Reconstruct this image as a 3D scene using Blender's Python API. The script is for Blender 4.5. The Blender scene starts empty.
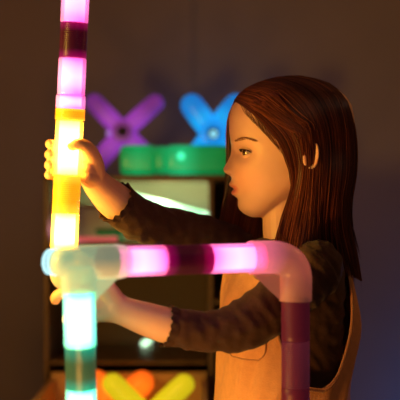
import bpy, math, random
import numpy as np
from mathutils import Vector, Matrix
random.seed(4); rng = np.random.default_rng(4)
S = bpy.context.scene; COL = S.collection
K = .0009; CZ = 1.0
def P(px, py, d): return Vector(((px-200)*K*d, d, CZ+(200-py)*K*d))
def V(*a): return Vector(a)

# ---------------------------------------------------------------- mesh helpers
class MB:
    def __init__(s): s.v = []; s.f = []; s.a = []; s.r = []
    def add(s, v, f, a=None, r=0.0):
        n = len(s.v); s.v += [tuple(p) for p in v]; s.f += [tuple(i+n for i in q) for q in f]
        s.a += list(a) if a is not None else [0.0]*len(v); s.r += [r]*len(v); return s
    def box(s, lo, hi, bev=0):
        x0, y0, z0 = lo; x1, y1, z1 = hi
        if bev <= 0:
            v = [(x, y, z) for z in (z0, z1) for y in (y0, y1) for x in (x0, x1)]
            return s.add(v, [(0,2,3,1),(4,5,7,6),(0,1,5,4),(2,6,7,3),(0,4,6,2),(1,3,7,5)])
        # rounded box: loft of rounded rectangles along z
        def ring(z, ins):
            b = bev; out = []
            for cx, cy, a0 in ((x1-b, y1-b, 0), (x0+b, y1-b, 90), (x0+b, y0+b, 180), (x1-b, y0+b, 270)):
                for k in range(4):
                    t = math.radians(a0+30*k); out.append((cx+(b-ins)*math.cos(t), cy+(b-ins)*math.sin(t), z))
            return out
        rings = []
        for t in (0, 30, 60, 90):
            q = math.radians(t); rings.append(ring(z0+bev*(1-math.sin(q)), bev*(1-math.cos(q))*.999))
        for t in (90, 60, 30, 0):
            q = math.radians(t); rings.append(ring(z1-bev*(1-math.sin(q)), bev*(1-math.cos(q))*.999))
        return s.loft(rings)
    def loft(s, rings, cap=True, closed=True, a=None, r=0.0):
        n = len(rings[0]); v = [p for R in rings for p in R]; f = []
        m = n if closed else n-1
        for i in range(len(rings)-1):
            for j in range(m):
                k = (j+1) % n; f.append((i*n+j, i*n+k, (i+1)*n+k, (i+1)*n+j))
        if cap and closed:
            f.append(tuple(reversed(range(n)))); f.append(tuple(range((len(rings)-1)*n, len(rings)*n)))
        at = None
        if a is not None: at = [x for x in a for _ in range(n)]
        return s.add(v, f, at, r)
    def tube(s, pts, rad, seg=20, ends='flat', rnd=0.0, sq=None):
        pts = [Vector(p) for p in pts]; n = len(pts)
        if not hasattr(rad, '__len__'): rad = [rad]*n
        L = [0.0]
        for i in range(1, n): L.append(L[-1]+(pts[i]-pts[i-1]).length)
        tot = max(L[-1], 1e-9)
        T = [((pts[min(i+1, n-1)]-pts[max(i-1, 0)]).normalized()) for i in range(n)]
        up = Vector((0, 0, 1)) if abs(T[0].z) < .9 else Vector((1, 0, 0))
        N = (up - T[0]*up.dot(T[0])).normalized(); rings = []; al = []
        def ring(c, t, nn, r):
            b = t.cross(nn); return [c + nn*(r*math.cos(2*math.pi*k/seg)) + b*(r*math.sin(2*math.pi*k/seg)) for k in range(seg)]
        Ns = []
        for i in range(n):
            N = (N - T[i]*N.dot(T[i])).normalized(); Ns.append(N.copy())
        if ends == 'round':
            for q in (80, 60, 40, 20):
                q = math.radians(q); rings.append(ring(pts[0]-T[0]*rad[0]*math.sin(q), T[0], Ns[0], rad[0]*math.cos(q))); al.append(0)
        for i in range(n): rings.append(ring(pts[i], T[i], Ns[i], rad[i])); al.append(L[i]/tot)
        if ends == 'round':
            for q in (20, 40, 60, 80):
                q = math.radians(q); rings.append(ring(pts[-1]+T[-1]*rad[-1]*math.sin(q), T[-1], Ns[-1], rad[-1]*math.cos(q))); al.append(1)
        return s.loft(rings, cap=(ends != 'open'), a=al, r=rnd)
    def build(s, name, mat, parent=None, smooth=True, world=False):
        me = bpy.data.meshes.new(name)
        off = Vector((0, 0, 0)); p = parent
        while p is not None: off = off + p.location; p = p.parent
        v = np.array(s.v, dtype=float).reshape(-1, 3) - np.array(off)
        me.from_pydata(v.tolist(), [], s.f)
        at = me.attributes.new('along', 'FLOAT', 'POINT'); at.data.foreach_set('value', np.array(s.a, dtype=np.float32))
        at = me.attributes.new('rnd', 'FLOAT', 'POINT'); at.data.foreach_set('value', np.array(s.r, dtype=np.float32))
        if smooth:
            me.polygons.foreach_set('use_smooth', [True]*len(me.polygons))
            try: me.set_sharp_from_angle(angle=math.radians(50))
            except Exception: pass
        me.materials.append(mat); me.update()
        o = bpy.data.objects.new(name, me); COL.objects.link(o)
        if parent: o.parent = parent
        return o
    def remesh(s, name, mat, parent, vox, smooth=3, fac=.5, post=None):
        o = s.build(name, mat, None, False)
        m = o.modifiers.new('r', 'REMESH'); m.mode = 'VOXEL'; m.voxel_size = vox
        m2 = o.modifiers.new('s', 'SMOOTH'); m2.iterations = smooth; m2.factor = fac
        dg = bpy.context.evaluated_depsgraph_get(); dg.update()
        me = bpy.data.meshes.new_from_object(o.evaluated_get(dg)); o.modifiers.clear()
        old = o.data; o.data = me; bpy.data.meshes.remove(old)
        n = len(me.vertices); co = np.empty(n*3); me.vertices.foreach_get('co', co); co = co.reshape(-1, 3)
        if post is not None: co = post(co, me)
        off = np.array([0., 0, 0]); p = parent
        while p is not None: off = off + np.array(p.location); p = p.parent
        me.vertices.foreach_set('co', (co-off).ravel())
        me.polygons.foreach_set('use_smooth', [True]*len(me.polygons))
        me.materials.clear(); me.materials.append(mat); me.update(); o.name = name; me.name = name
        if parent: o.parent = parent
        return o

def cat(pts, n):
    """smooth Catmull-Rom resample of a list of tuples to n samples"""
    p = np.array([list(q) for q in pts], dtype=float); m = len(p); t = np.linspace(0, m-1, n); out = []
    for x in t:
        i = min(int(x), m-2); f = x-i
        p0 = p[i-1] if i > 0 else 2*p[0]-p[1]; p1 = p[i]; p2 = p[i+1]; p3 = p[i+2] if i+2 < m else 2*p[m-1]-p[m-2]
        out.append(.5*((2*p1)+(-p0+p2)*f+(2*p0-5*p1+4*p2-p3)*f*f+(-p0+3*p1-3*p2+p3)*f**3))
    return np.array(out)
def limb(mb, pts, seg=24, n=30):
    """pts: (px,py,d,r) -> smooth tapered rounded limb"""
    q = cat([tuple(P(a, b, c))+(r,) for a, b, c, r in pts], n)
    mb.tube([Vector(x[:3]) for x in q], [float(x[3]) for x in q], seg, 'round')

# ---------------------------------------------------------------- tags
def tag(o, label, cat_, group=None, kind=None):
    if label: o['label'] = label
    if cat_: o['category'] = cat_
    if group: o['group'] = group
    if kind: o['kind'] = kind
    return o
def thing(name, loc, label, cat_, group=None):
    o = bpy.data.objects.new(name, None); COL.objects.link(o); o.location = loc; o.empty_display_size = .05
    return tag(o, label, cat_, group)

# ---------------------------------------------------------------- materials
def mat(name):
    m = bpy.data.materials.new(name); m.use_nodes = True; nt = m.node_tree; nt.nodes.clear()
    return m, nt, nt.nodes.new('ShaderNodeOutputMaterial')
def N(nt, t, **k):
    n = nt.nodes.new(t)
    for a, b in k.items():
        if a.startswith('i_'): n.inputs[a[2:].replace('_', ' ')].default_value = b
        else: setattr(n, a, b)
    return n
def ramp(nt, stops, src=None, interp='LINEAR'):
    r = nt.nodes.new('ShaderNodeValToRGB'); r.color_ramp.interpolation = interp
    e = r.color_ramp.elements
    while len(e) < len(stops): e.new(.5)
    for i, (p, c) in enumerate(stops):
        e[i].position = p; e[i].color = (c[0], c[1], c[2], 1) if hasattr(c, '__len__') else (c, c, c, 1)
    if src is not None: nt.links.new(src, r.inputs['Fac'])
    return r
def surf(name, c1, c2=None, scale=20, rough=.6, bump=.1, bscale=80, stretch=(1, 1, 1), spec=.3, sheen=0, sss=0, sssc=(1,.3,.15), detail=4):
    m, nt, out = mat(name); b = N(nt, 'ShaderNodeBsdfPrincipled')
    tc = N(nt, 'ShaderNodeTexCoord'); mp = N(nt, 'ShaderNodeMapping'); mp.inputs['Scale'].default_value = stretch
    nt.links.new(tc.outputs['Object'], mp.inputs['Vector'])
    no = N(nt, 'ShaderNodeTexNoise'); no.inputs['Scale'].default_value = scale; no.inputs['Detail'].default_value = detail
    nt.links.new(mp.outputs['Vector'], no.inputs['Vector'])
    r = ramp(nt, [(.3, c1), (.7, c2 or c1)], no.outputs['Fac'])
    nt.links.new(r.outputs['Color'], b.inputs['Base Color'])
    b.inputs['Roughness'].default_value = rough; b.inputs['Specular IOR Level'].default_value = spec
    if sheen: b.inputs['Sheen Weight'].default_value = sheen
    if sss:
        b.inputs['Subsurface Weight'].default_value = sss; b.inputs['Subsurface Radius'].default_value = sssc; b.inputs['Subsurface Scale'].default_value = .006
    if bump:
        n2 = N(nt, 'ShaderNodeTexNoise'); n2.inputs['Scale'].default_value = bscale; nt.links.new(mp.outputs['Vector'], n2.inputs['Vector'])
        bp = N(nt, 'ShaderNodeBump'); bp.inputs['Strength'].default_value = bump; bp.inputs['Distance'].default_value = .002
        nt.links.new(n2.outputs['Fac'], bp.inputs['Height']); nt.links.new(bp.outputs['Normal'], b.inputs['Normal'])
    nt.links.new(b.outputs['BSDF'], out.inputs['Surface']); return m
def shell(name, tint, glow=None, strength=0., transp=.4, rough=.25, base=None, spec=.4):
    """translucent plastic: tinted see-through + diffusing wall that gives off light along the tube"""
    m, nt, out = mat(name); b = N(nt, 'ShaderNodeBsdfPrincipled'); t = N(nt, 'ShaderNodeBsdfTransparent'); mx = N(nt, 'ShaderNodeMixShader')
    t.inputs['Color'].default_value = (*tint, 1); b.inputs['Base Color'].default_value = (*(base or tint), 1)
    b.inputs['Roughness'].default_value = rough; b.inputs['Specular IOR Level'].default_value = spec
    if glow is not None:
        at = N(nt, 'ShaderNodeAttribute', attribute_name='along')
        r = ramp(nt, glow, at.outputs['Fac']); nt.links.new(r.outputs['Color'], b.inputs['Emission Color'])
        b.inputs['Emission Strength'].default_value = strength
    mx.inputs['Fac'].default_value = 1-transp
    nt.links.new(t.outputs[0], mx.inputs[1]); nt.links.new(b.outputs[0], mx.inputs[2]); nt.links.new(mx.outputs[0], out.inputs['Surface'])
    return m
def emit(name, stops, strength):
    m, nt, out = mat(name); e = N(nt, 'ShaderNodeEmission'); at = N(nt, 'ShaderNodeAttribute', attribute_name='along')
    r = ramp(nt, stops, at.outputs['Fac']); nt.links.new(r.outputs['Color'], e.inputs['Color']); e.inputs['Strength'].default_value = strength
    nt.links.new(e.outputs[0], out.inputs['Surface']); return m

M = {}
M['wall'] = surf('wall_paint', (.24, .205, .185), (.275, .235, .21), 3, .85, .15, 120)
M['floor'] = surf('floor_wood', (.16, .09, .05), (.22, .13, .07), 6, .5, .1, 30, (1, 8, 1))
M['ceil'] = surf('ceiling_paint', (.6, .58, .55), None, 5, .9)
M['wood'] = surf('shelf_wood', (.10, .055, .03), (.15, .085, .045), 8, .45, .1, 30, (8, 1, 1))
M['palewood'] = surf('pale_wood', (.42, .25, .12), (.52, .32, .16), 8, .5, .1, 30, (1, 6, 6))
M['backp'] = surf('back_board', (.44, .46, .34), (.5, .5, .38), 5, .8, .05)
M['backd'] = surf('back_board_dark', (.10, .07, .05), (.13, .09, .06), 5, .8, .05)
M['skin_plain'] = surf('skin_plain', (.72, .44, .32), (.76, .47, .34), 40, .5, .04, 300, sss=.15)
M['shirt'] = surf('brown_knit', (.042, .020, .011), (.062, .030, .016), 60, .8, .3, 260, (1, 1, 1), .2, sheen=.1)
M['shirt_edge'] = surf('brown_thread_edge', (.045, .022, .014), None, 60, .8, .3, 300)
M['canvas'] = surf('peach_canvas', (.60, .30, .13), (.68, .345, .15), 90, .85, .5, 420, (1, 1, 1), .15, sheen=.1)
M['seam'] = surf('canvas_seam', (.42, .22, .11), None, 90, .85, .4, 420)
M['shoe'] = surf('shoe_canvas', (.5, .45, .4), None, 50, .7)
M['sole'] = surf('shoe_sole', (.8, .78, .74), None, 50, .6)
M['button'] = surf('brass_button', (.45, .30, .12), None, 50, .35)
M['white'] = surf('eye_white', (.36, .30, .26), None, 50, .15, 0, spec=.5)
M['iris'] = surf('iris_brown', (.02, .011, .006), (.045, .024, .011), 400, .1, 0, spec=.8)
M['pupil'] = surf('pupil_black', (.004, .004, .004), None, 40, .05, 0, spec=.8)
M['lash'] = surf('lash_dark', (.025, .012, .008), None, 40, .6, 0)
M['brow'] = surf('brow_brown', (.34, .17, .085), None, 40, .7, 0)
M['nail'] = surf('nail_pink', (.75, .42, .34), None, 40, .25, 0, spec=.6)

# hair: colour varies strand by strand
m, nt, out = mat('auburn_hair'); b = N(nt, 'ShaderNodeBsdfPrincipled')
at = N(nt, 'ShaderNodeAttribute', attribute_name='rnd')
r = ramp(nt, [(0, (.035, .009, .005)), (.5, (.105, .024, .009)), (1, (.30, .088, .03))], at.outputs['Fac'])
nt.links.new(r.outputs['Color'], b.inputs['Base Color']); b.inputs['Roughness'].default_value = .42
b.inputs['Specular IOR Level'].default_value = .45
nt.links.new(b.outputs[0], out.inputs['Surface']); M['hair'] = m

# skin with redder lips, ears and cheeks (pigment, by place on the body)
def skin_material(origin, lipc, cheekc):
    m, nt, out = mat('skin'); b = N(nt, 'ShaderNodeBsdfPrincipled')
    tc = N(nt, 'ShaderNodeTexCoord')
    no = N(nt, 'ShaderNodeTexNoise'); no.inputs['Scale'].default_value = 25
    nt.links.new(tc.outputs['Object'], no.inputs['Vector'])
    base = ramp(nt, [(.3, (.68, .42, .26)), (.7, (.75, .47, .30))], no.outputs['Fac'])
    col = base.outputs['Color']
    def spot(col, c, sc, tint, f0=.6, f1=1.05, amt=.8):
        mp = N(nt, 'ShaderNodeVectorMath', operation='SUBTRACT'); mp.inputs[1].default_value = tuple(Vector(c)-origin)
        nt.links.new(tc.outputs['Object'], mp.inputs[0])
        dv = N(nt, 'ShaderNodeVectorMath', operation='DIVIDE'); dv.inputs[1].default_value = sc; nt.links.new(mp.outputs[0], dv.inputs[0])
        ln = N(nt, 'ShaderNodeVectorMath', operation='LENGTH'); nt.links.new(dv.outputs[0], ln.inputs[0])
        mr = N(nt, 'ShaderNodeMapRange'); mr.inputs['From Min'].default_value = f1; mr.inputs['From Max'].default_value = f0
        mr.inputs['To Max'].default_value = amt; nt.links.new(ln.outputs['Value'], mr.inputs['Value'])
        mx = N(nt, 'ShaderNodeMix', data_type='RGBA'); nt.links.new(mr.outputs[0], mx.inputs['Factor'])
        nt.links.new(col, mx.inputs['A']); mx.inputs['B'].default_value = (*tint, 1); return mx.outputs['Result']
    col = spot(col, lipc, (.020, .034, .0115), (.55, .11, .09))
    for c in cheekc: col = spot(col, c, (.03, .03, .026), (.74, .33, .22), .2, 1.2, .5)
    nt.links.new(col, b.inputs['Base Color']); b.inputs['Roughness'].default_value = .48; b.inputs['Specular IOR Level'].default_value = .35
    b.inputs['Subsurface Weight'].default_value = .12; b.inputs['Subsurface Radius'].default_value = (1, .35, .15); b.inputs['Subsurface Scale'].default_value = .006
    nt.links.new(b.outputs[0], out.inputs['Surface']); return m

# ---------------------------------------------------------------- the room
def struct(o): o['kind'] = 'structure'; return o
xc = (192-200)*K*3.1
struct(MB().box((-2.2, 3.10, 0), (xc, 3.25, 2.6)).box((xc, 3.115, 0), (2.4, 3.25, 2.6)).build('wall_back', M['wall'], smooth=False))
struct(MB().box((-2.35, -1.2, 0), (-2.2, 3.25, 2.6)).build('wall_left', M['wall'], smooth=False))
struct(MB().box((2.4, -1.2, 0), (2.55, 3.25, 2.6)).build('wall_right', M['wall'], smooth=False))
struct(MB().box((-2.35, -1.35, 0), (2.55, -1.2, 2.6)).build('wall_front', M['wall'], smooth=False))
struct(MB().box((-2.35, -1.35, -.1), (2.55, 3.25, 0)).build('floor', M['floor'], smooth=False))
struct(MB().box((-2.35, -1.35, 2.6), (2.55, 3.25, 2.7)).build('ceiling', M['ceil'], smooth=False))

# ---------------------------------------------------------------- shelf
SF, SB = 2.40, 2.72            # front and back of the shelf
def bx(px0, px1, py0, py1, d, d1, bev=0.0):
    a = P(px0, py1, d); b2 = P(px1, py0, d); return (a.x, d, a.z), (b2.x, d1, b2.z), bev
sh = thing('shelf_unit', V(P(140, 200, SF).x, SF+.16, 0), 'dark brown wooden shelf unit with open compartments against the wall', 'shelf')
zt = P(0, 175.2, SF).z
def sbox(name, px0, px1, py0, py1, m=None, d0=SF, d1=SB, floor=False):
    lo, hi, _ = bx(px0, px1, py0, py1, d0, d1)
    if floor: lo = (lo[0], lo[1], 0)
    return MB().box(lo, hi, .002).build(name, m or M['wood'], sh)
sbox('top_panel', 42, 268, 175.2, 180)
sbox('side_panel', 43, 49, 180.2, 400, floor=True)
sbox('side_panel', 261, 267, 180.2, 400, floor=True)
sbox('divider', 208, 214, 180.2, 400, floor=True)
sbox('shelf_board', 49.2, 207.8, 243, 247.5)
sbox('shelf_board', 49.2, 207.8, 361, 365)
sbox('shelf_board', 49.2, 207.8, 430, 434)
sbox('shelf_board', 49.2, 140, 205, 208, d0=SF+.06)
sbox('shelf_board', 214.2, 260.8, 300, 304)
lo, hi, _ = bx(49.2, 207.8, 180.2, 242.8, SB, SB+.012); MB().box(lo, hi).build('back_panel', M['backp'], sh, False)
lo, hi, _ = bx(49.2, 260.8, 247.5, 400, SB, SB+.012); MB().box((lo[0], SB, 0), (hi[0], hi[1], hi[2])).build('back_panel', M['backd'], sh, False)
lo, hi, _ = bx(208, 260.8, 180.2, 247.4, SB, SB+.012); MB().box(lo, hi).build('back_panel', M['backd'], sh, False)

# ---------------------------------------------------------------- loose light-up pieces on the shelf
def crossed(name, c, ends, r, d, cols, label, hubr=None, dot=None, group='crossed light-up tubes', thick=.8, es=1.):
    """X-shaped glowing piece: hub ring + four arms (pixel centre and arm ends, at depth d)"""
    C = P(c[0], c[1], d); zmin = min(P(e[0], e[1], d).z for e in ends)-r
    t = thing(name, V(C.x, C.y, zmin), label, 'toy', group)
    arm_m = shell(name+'_arm_plastic', cols[0], [(0, cols[1]), (.35, cols[1]), (.8, cols[2]), (1, cols[2])], es, .12, .35)
    hub_m = shell(name+'_hub_plastic', cols[0], [(0, cols[3]), (1, cols[3])], es, .1, .3)
    for e in ends:
        E = P(e[0], e[1], d); u = (E-C).normalized(); E = E-u*r
        q = [C+u*(r*.9)] + [C+u*(r*.9)+(E-C-u*(r*.9))*x for x in (.2, .4, .6, .8, 1.)]
        MB().tube(q, [r*.97, r*.97, r, r, r, r*.97], 28, 'round').build('arm', arm_m, t)
    rr = hubr or r*.9
    hb = MB(); prof = []
    for k in range(32):
        a = 2*math.pi*k/32; prof.append((math.cos(a), math.sin(a)))
    rings = []
    for (rad, y) in ((rr*1.25, -.2*r), (rr*1.25, -1.05*r), (rr*1.1, -1.16*r), (rr*.75, -1.16*r), (rr*.70, -1.08*r)):
        rings.append([C+V(rad*a, y, rad*b) for a, b in prof])
    hb.loft(rings); hb.build('hub_ring', hub_m, t)
    rc = MB(); rc.loft([[C+V(rad*a, y, rad*b) for a, b in prof] for rad, y in ((rr*.62, -1.0*r), (rr*.62, -1.095*r), (rr*.1, -1.10*r))])
    rc.build('hub_recess', surf(name+'_recess', tuple(.25*x for x in cols[3]), None, 20, .6), t)
    if dot:
        D = P(dot[0], dot[1], d-r*.98); md = emit(name+'_led', [(0, cols[4]), (1, cols[4])], dot[2])
        MB().tube([D-V(0, .001, 0), D+V(0, .004, 0)], dot[3], 20, 'round').build('led_spot', md, t)
    return t
crossed('crossed_tubes', (123, 132), [(88, 96), (162, 97), (90, 172), (157, 166)], .0215, 2.56,
        [(.35, .08, .6), (.27, .045, .44), (.085, .018, .20), (.075, .022, .13), (.6, .25, .8)],
        'purple light-up piece shaped like an X, leaning over the left end of the green block', dot=(108.5, 133, .7, .006), es=.82)
crossed('crossed_tubes', (213, 134), [(185, 96), (243, 96), (187, 172), (241, 172)], .0270, 2.553,
        [(.02, .35, .8), (.005, .40, .88), (.005, .19, .58), (.005, .27, .78), (.3, .8, 1.)],
        'bright blue light-up piece shaped like an X, behind the girl\'s forehead', dot=(213.5, 134, .9, .010), es=.85)

# green rounded light block: capsule body, seam bands, spot
gb = thing('light_block', V(P(172, 0, 2.46).x, 2.46, zt+.0005), 'long glowing green block lying on top of the shelf below the X pieces', 'toy')
gm = shell('green_plastic', (.02, .45, .18), [(0, (.0, .13, .035)), (.16, (.002, .30, .10)), (.33, (.0, .16, .045)), (.42, (.002, .26, .09)), (.58, (.008, .42, .17)), (.75, (.0, .16, .05)), (1, (.0, .085, .02))], .95, .1, .3)
R = .0335; zc = zt+.0005+R
a, b2 = P(121, 0, 2.46).x, P(228, 0, 2.46).x
def rsq(x, r, sc=1.0):
    out = []
    for k in range(40):
        t = 2*math.pi*k/40; c, s_ = math.cos(t), math.sin(t)
        out.append(V(x, 2.46+r*math.copysign(abs(c)**.55, c)*sc, zc+r*math.copysign(abs(s_)**.55, s_)*sc))
    return out
def gseg(x0, x1, r):
    xs = [(x0, r*.80), (x0+.002, r*.9), (x0+.006, r*.975), (x0+.012, r)] + [(x0+.012+(x1-x0-.024)*k/8, r) for k in range(1, 8)] + [(x1-.012, r), (x1-.006, r*.975), (x1-.002, r*.9), (x1, r*.8)]
    m_ = MB(); m_.loft([rsq(x, q) for x, q in xs], a=[(x-a)/(b2-a) for x, _ in xs]); return m_
x1 = P(156, 0, 2.46).x; x2 = P(167, 0, 2.46).x
gseg(a, x1, R).build('block_segment', gm, gb); gseg(x2, b2, R).build('block_segment', gm, gb)
gseg(x1-.004, x2+.004, R*.93).build('joining_band', gm, gb)
D = P(181, 156, 2.46-R); MB().tube([D-V(0, .003, 0), D+V(0, .003, 0)], .0085, 24, 'round').build('led_spot', emit('green_led', [(0, (.08, 1, .5)), (1, (.08, 1, .5))], 1.3), gb)

def loose_tube(name, p0, p1, r, tint, stops, es, label, cat_='toy', group=None, base=None, capm=None):
    c = (p0+p1)/2; t = thing(name, V(c.x, c.y, min(p0.z, p1.z)-r), label, cat_, group)
    u = (p1-p0); m_ = shell(name+'_plastic', tint, stops, es, .1, .3)
    MB().tube([p0+u*x for x in (0, .1, .3, .5, .7, .9, 1)], r, 24, 'round').build('tube', m_, t)
    for p, q in ((p0, -1), (p1, 1)):
        MB().tube([p-u.normalized()*.008*1, p+u.normalized()*.008*1], r*1.06, 24, 'flat').build('end_collar', capm or m_, t)
    return t
fz = lambda py, d: P(0, py, d).z
WG = [(0, (.75, 1, .85)), (.5, (.8, 1, .88)), (1, (.25, .85, .5))]
p0 = V(P(136, 0, 2.52).x, 2.52, fz(200, 2.52)); p1 = V(P(207, 0, 2.62).x, 2.62, fz(221, 2.62))
loose_tube('light_tube', P(137, 198.8, 2.50), P(205.5, 216.4, 2.50), .011, (.6, 1, .8), WG, 1.0, 'white-green glowing tube leaning slanted inside the upper shelf compartment', group=None)
bxo = thing('toy_box', V(P(112, 0, 2.5).x, 2.5, fz(243, SF)), 'small dark green box on the shelf board just above the pink tube', 'box')
lo = V(P(97, 0, 2.5).x, 2.47, fz(243, SF)+.0005); hi = V(P(123, 0, 2.5).x, 2.54, fz(228.5, 2.5))
MB().box(lo, (hi.x, hi.y, hi.z-.008), .003).build('box_body', shell('dark_green_plastic', (.01, .2, .08), [(0, (.0, .10, .03)), (1, (.0, .10, .03))], .6, .05, .4), bxo)  # emission added so the box's green shows without light on it
MB().box((lo[0]-.002, lo[1]-.002, hi.z-.0075), (hi.x+.002, hi.y+.002, hi.z), .002).build('lid', surf('green_lid', (.004, .13, .05), None, 30, .4), bxo)
loose_tube('light_tube', V(P(58, 0, 2.44).x, 2.44, fz(243, SF)+.007), V(P(114, 0, 2.44).x, 2.44, fz(243, SF)+.007), .0062, (.9, .3, .45), [(0, (.8, .16, .22)), (1, (.55, .1, .16))], .3,
           'dim pink tube lying along the shelf board left of centre', group=None)
loose_tube('light_stick', V(P(144.5, 0, 2.64).x, 2.64, fz(361, SF)+.0072), V(P(149, 0, 2.69).x, 2.69, fz(361, SF)+.0072), .0064, (.6, .9, .7), [(0, (.75, 1, .8)), (1, (.5, .7, .45))], 1.7, 'tiny white glowing stick on the board of the dark middle compartment', group=None)
# low bin with glowing yellow and orange pieces
bn = thing('toy_bin', V(P(130, 0, 2.36).x, 2.36, 0), 'low pale wooden bin holding yellow and orange glowing pieces, before the shelf', 'box')
bz0 = fz(455, 2.34)
a0, a1 = P(96, 0, 2.34).x, P(207, 0, 2.34).x; a0 = P(48, 0, 2.34).x
bt = fz(372, 2.39)
MB().box((a0, 2.375, 0), (a1, 2.392, bt), .002).build('back_board', M['palewood'], bn)
MB().box((a0, 2.10, 0), (a0+.012, 2.3745, bt-.01), .002).build('side_board', M['palewood'], bn)
MB().box((a1-.012, 2.10, 0), (a1, 2.3745, bt-.01), .002).build('side_board', M['palewood'], bn)
MB().box((a0+.0125, 2.10, 0), (a1-.0125, 2.112, fz(440, 2.1)), .002).build('front_board', M['palewood'], bn)
MB().box((a0+.0125, 2.1125, .5), (a1-.0125, 2.3745, .51)).build('bottom_board', M['palewood'], bn, False)
Y1 = [(.6, .6, .03), (.66, .56, .01), (.60, .52, .01), (.45, .3, .01), (1, .8, .2)]
O1 = [(1, .35, .05), (1., .20, .015), (.75, .13, .01), (.5, .1, .01), (1, .4, .1)]
crossed('crossed_tubes', (148, 418), [(105, 376), (192, 377), (118, 436), (180, 436)], .0225, 2.24, Y1, 'yellow light-up X piece in the front of the low wooden bin', es=.75)
crossed('crossed_tubes', (121, 403), [(151, 374), (86, 374), (92, 429), (150, 429)], .0265, 2.31, O1, 'orange light-up X piece behind the yellow one in the bin', es=.75)

# ---------------------------------------------------------------- glowing tube frame in front
fr = thing('glowing_tube_structure', V(P(81, 0, 1.43).x, 1.43, 0), 'tall frame of glowing clicked-together tubes in yellow, pink, purple and teal, held by the girl', 'toy')
TR = .020
WH = (1, 1, 1)
def seg(p0, p1, kind, r=TR, n=8):
    """one tube segment between two points; kind picks its glow"""
    u = p1-p0; L = u.length; un = u.normalized()
    rib = kind.endswith('_rib'); key = kind
    pts = []; rad = []
    if rib:
        nr = max(6, int(L/.0028)); k = nr*4
        for i in range(k+1):
            pts.append(p0+u*(i/k)); rad.append(r*(.965 if (i % 4) in (0, 3) else 1.0))
        pts = [p0]+pts[1:-1]+[p1]
    else:
        for i in range(n+1): pts.append(p0+u*(i/n)); rad.append(r)
        pts = [p0, p0+un*.0012]+pts[1:-1]+[p1-un*.0012, p1]; rad = [r*.95, r]+rad[1:-1]+[r, r*.95]
    o = MB().tube(pts, rad, 36, 'flat').build('ribbed_sleeve' if rib else 'tube', SH[key], fr)
    if key in CORE:
        q = [p0+u*x for x in (.01, .15, .3, .5, .7, .85, .99)]
        MB().tube(q, r*.74, 24, 'flat').build('led_core', CORE[key], o)
    return o
PK = (1, .42, .72); MG = (.75, .03, .28)
SH = {  # ribbed sleeves: end glow stands in for light from the neighbouring tubes
 'pink': shell('pink_tube', (1, .66, .88), [(0, (.85, .10, .42)), (.3, (1, .30, .62)), (.7, (1, .30, .62)), (1, (.85, .10, .42))], .8, .55, .2),
 'maroon_rib': shell('maroon_sleeve', (.55, .12, .22), [(0, (.42, .0, .12)), (.25, (.03, .001, .008)), (.75, (.03, .001, .008)), (1, (.42, .0, .12))], .8, .3, .3, base=(.05, .008, .016)),
 'plum': shell('plum_tube', (.60, .14, .28), [(0, (.09, .008, .022)), (1, (.09, .008, .022))], .4, .2, .4, base=(.10, .014, .03)),
 'plum_rib': shell('plum_sleeve', (.60, .20, .30), [(0, (.13, .02, .04)), (1, (.085, .013, .028))], .5, .3, .4, base=(.13, .022, .04)),
 'yellow': shell('yellow_tube', (1, .85, .5), [(0, (1, .50, .02)), (.3, (1, .68, .10)), (.7, (1, .68, .10)), (1, (1, .50, .02))], .9, .55, .2),
 'amber_rib': shell('amber_sleeve', (1, .6, .1), [(0, (1, .55, .03)), (.3, (.75, .26, .004)), (.75, (.75, .28, .004)), (1, (1, .55, .03))], 1.3, .15, .3, base=(.8, .4, .05)),
 'teal': shell('teal_tube', (.45, 1, .85), [(0, (.05, .62, .42)), (.15, (.4, 1, .85)), (.85, (.4, 1, .85)), (1, (.05, .62, .42))], .8, .55, .2),
 'teal_rib': shell('teal_sleeve', (.30, .62, .45), [(0, (.0, .40, .25)), (.35, (.035, .085, .04)), (.7, (.05, .07, .03)), (1, (.0, .42, .28))], .9, .25, .3, base=(.03, .09, .05)),
}
CORE = {
 'pink': emit('pink_led', [(0, (.9, .08, .40)), (.25, (1, .35, .70)), (.5, (1, .50, .80)), (.75, (1, .35, .70)), (1, (.9, .08, .40))], 4.2),
 'yellow': emit('yellow_led', [(0, (1, .42, .03)), (.25, (1, .56, .13)), (.75, (1, .56, .13)), (1, (1, .42, .03))], 38.),
 'teal': emit('teal_led', [(0, (.1, .9, .6)), (.15, (.55, 1, .9)), (.85, (.55, 1, .9)), (1, (.1, .9, .6))], 6.),
}
def chain(A, B, axis, marks):
    """A,B endpoints (points), axis 0/2; marks: list of (t0,t1,kind,r)"""
    for t0, t1, kind, *r in marks: seg(A+(B-A)*t0, A+(B-A)*t1, kind, r[0] if r else TR)
# tall pole: through (64.5,249) and (75,0)
A = P(64.0, 249, 1.615); B = P(75.3, 0, 1.60)
ty = lambda y: (249-y)/249.
chain(A, B, 2, [(ty(249), ty(213), 'yellow'), (ty(212.5), ty(175), 'amber_rib'), (ty(174.5), ty(120), 'yellow'), (ty(119.5), ty(108.5), 'amber_rib', .0215),
                (ty(108), ty(95), 'pink', .0213), (ty(94.5), ty(58), 'pink'), (ty(57.5), ty(23), 'maroon_rib'), (ty(22.5), ty(-25), 'pink'),
                (ty(-25.5), ty(-60), 'maroon_rib'), (ty(-60.5), ty(-110), 'pink')])
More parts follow.
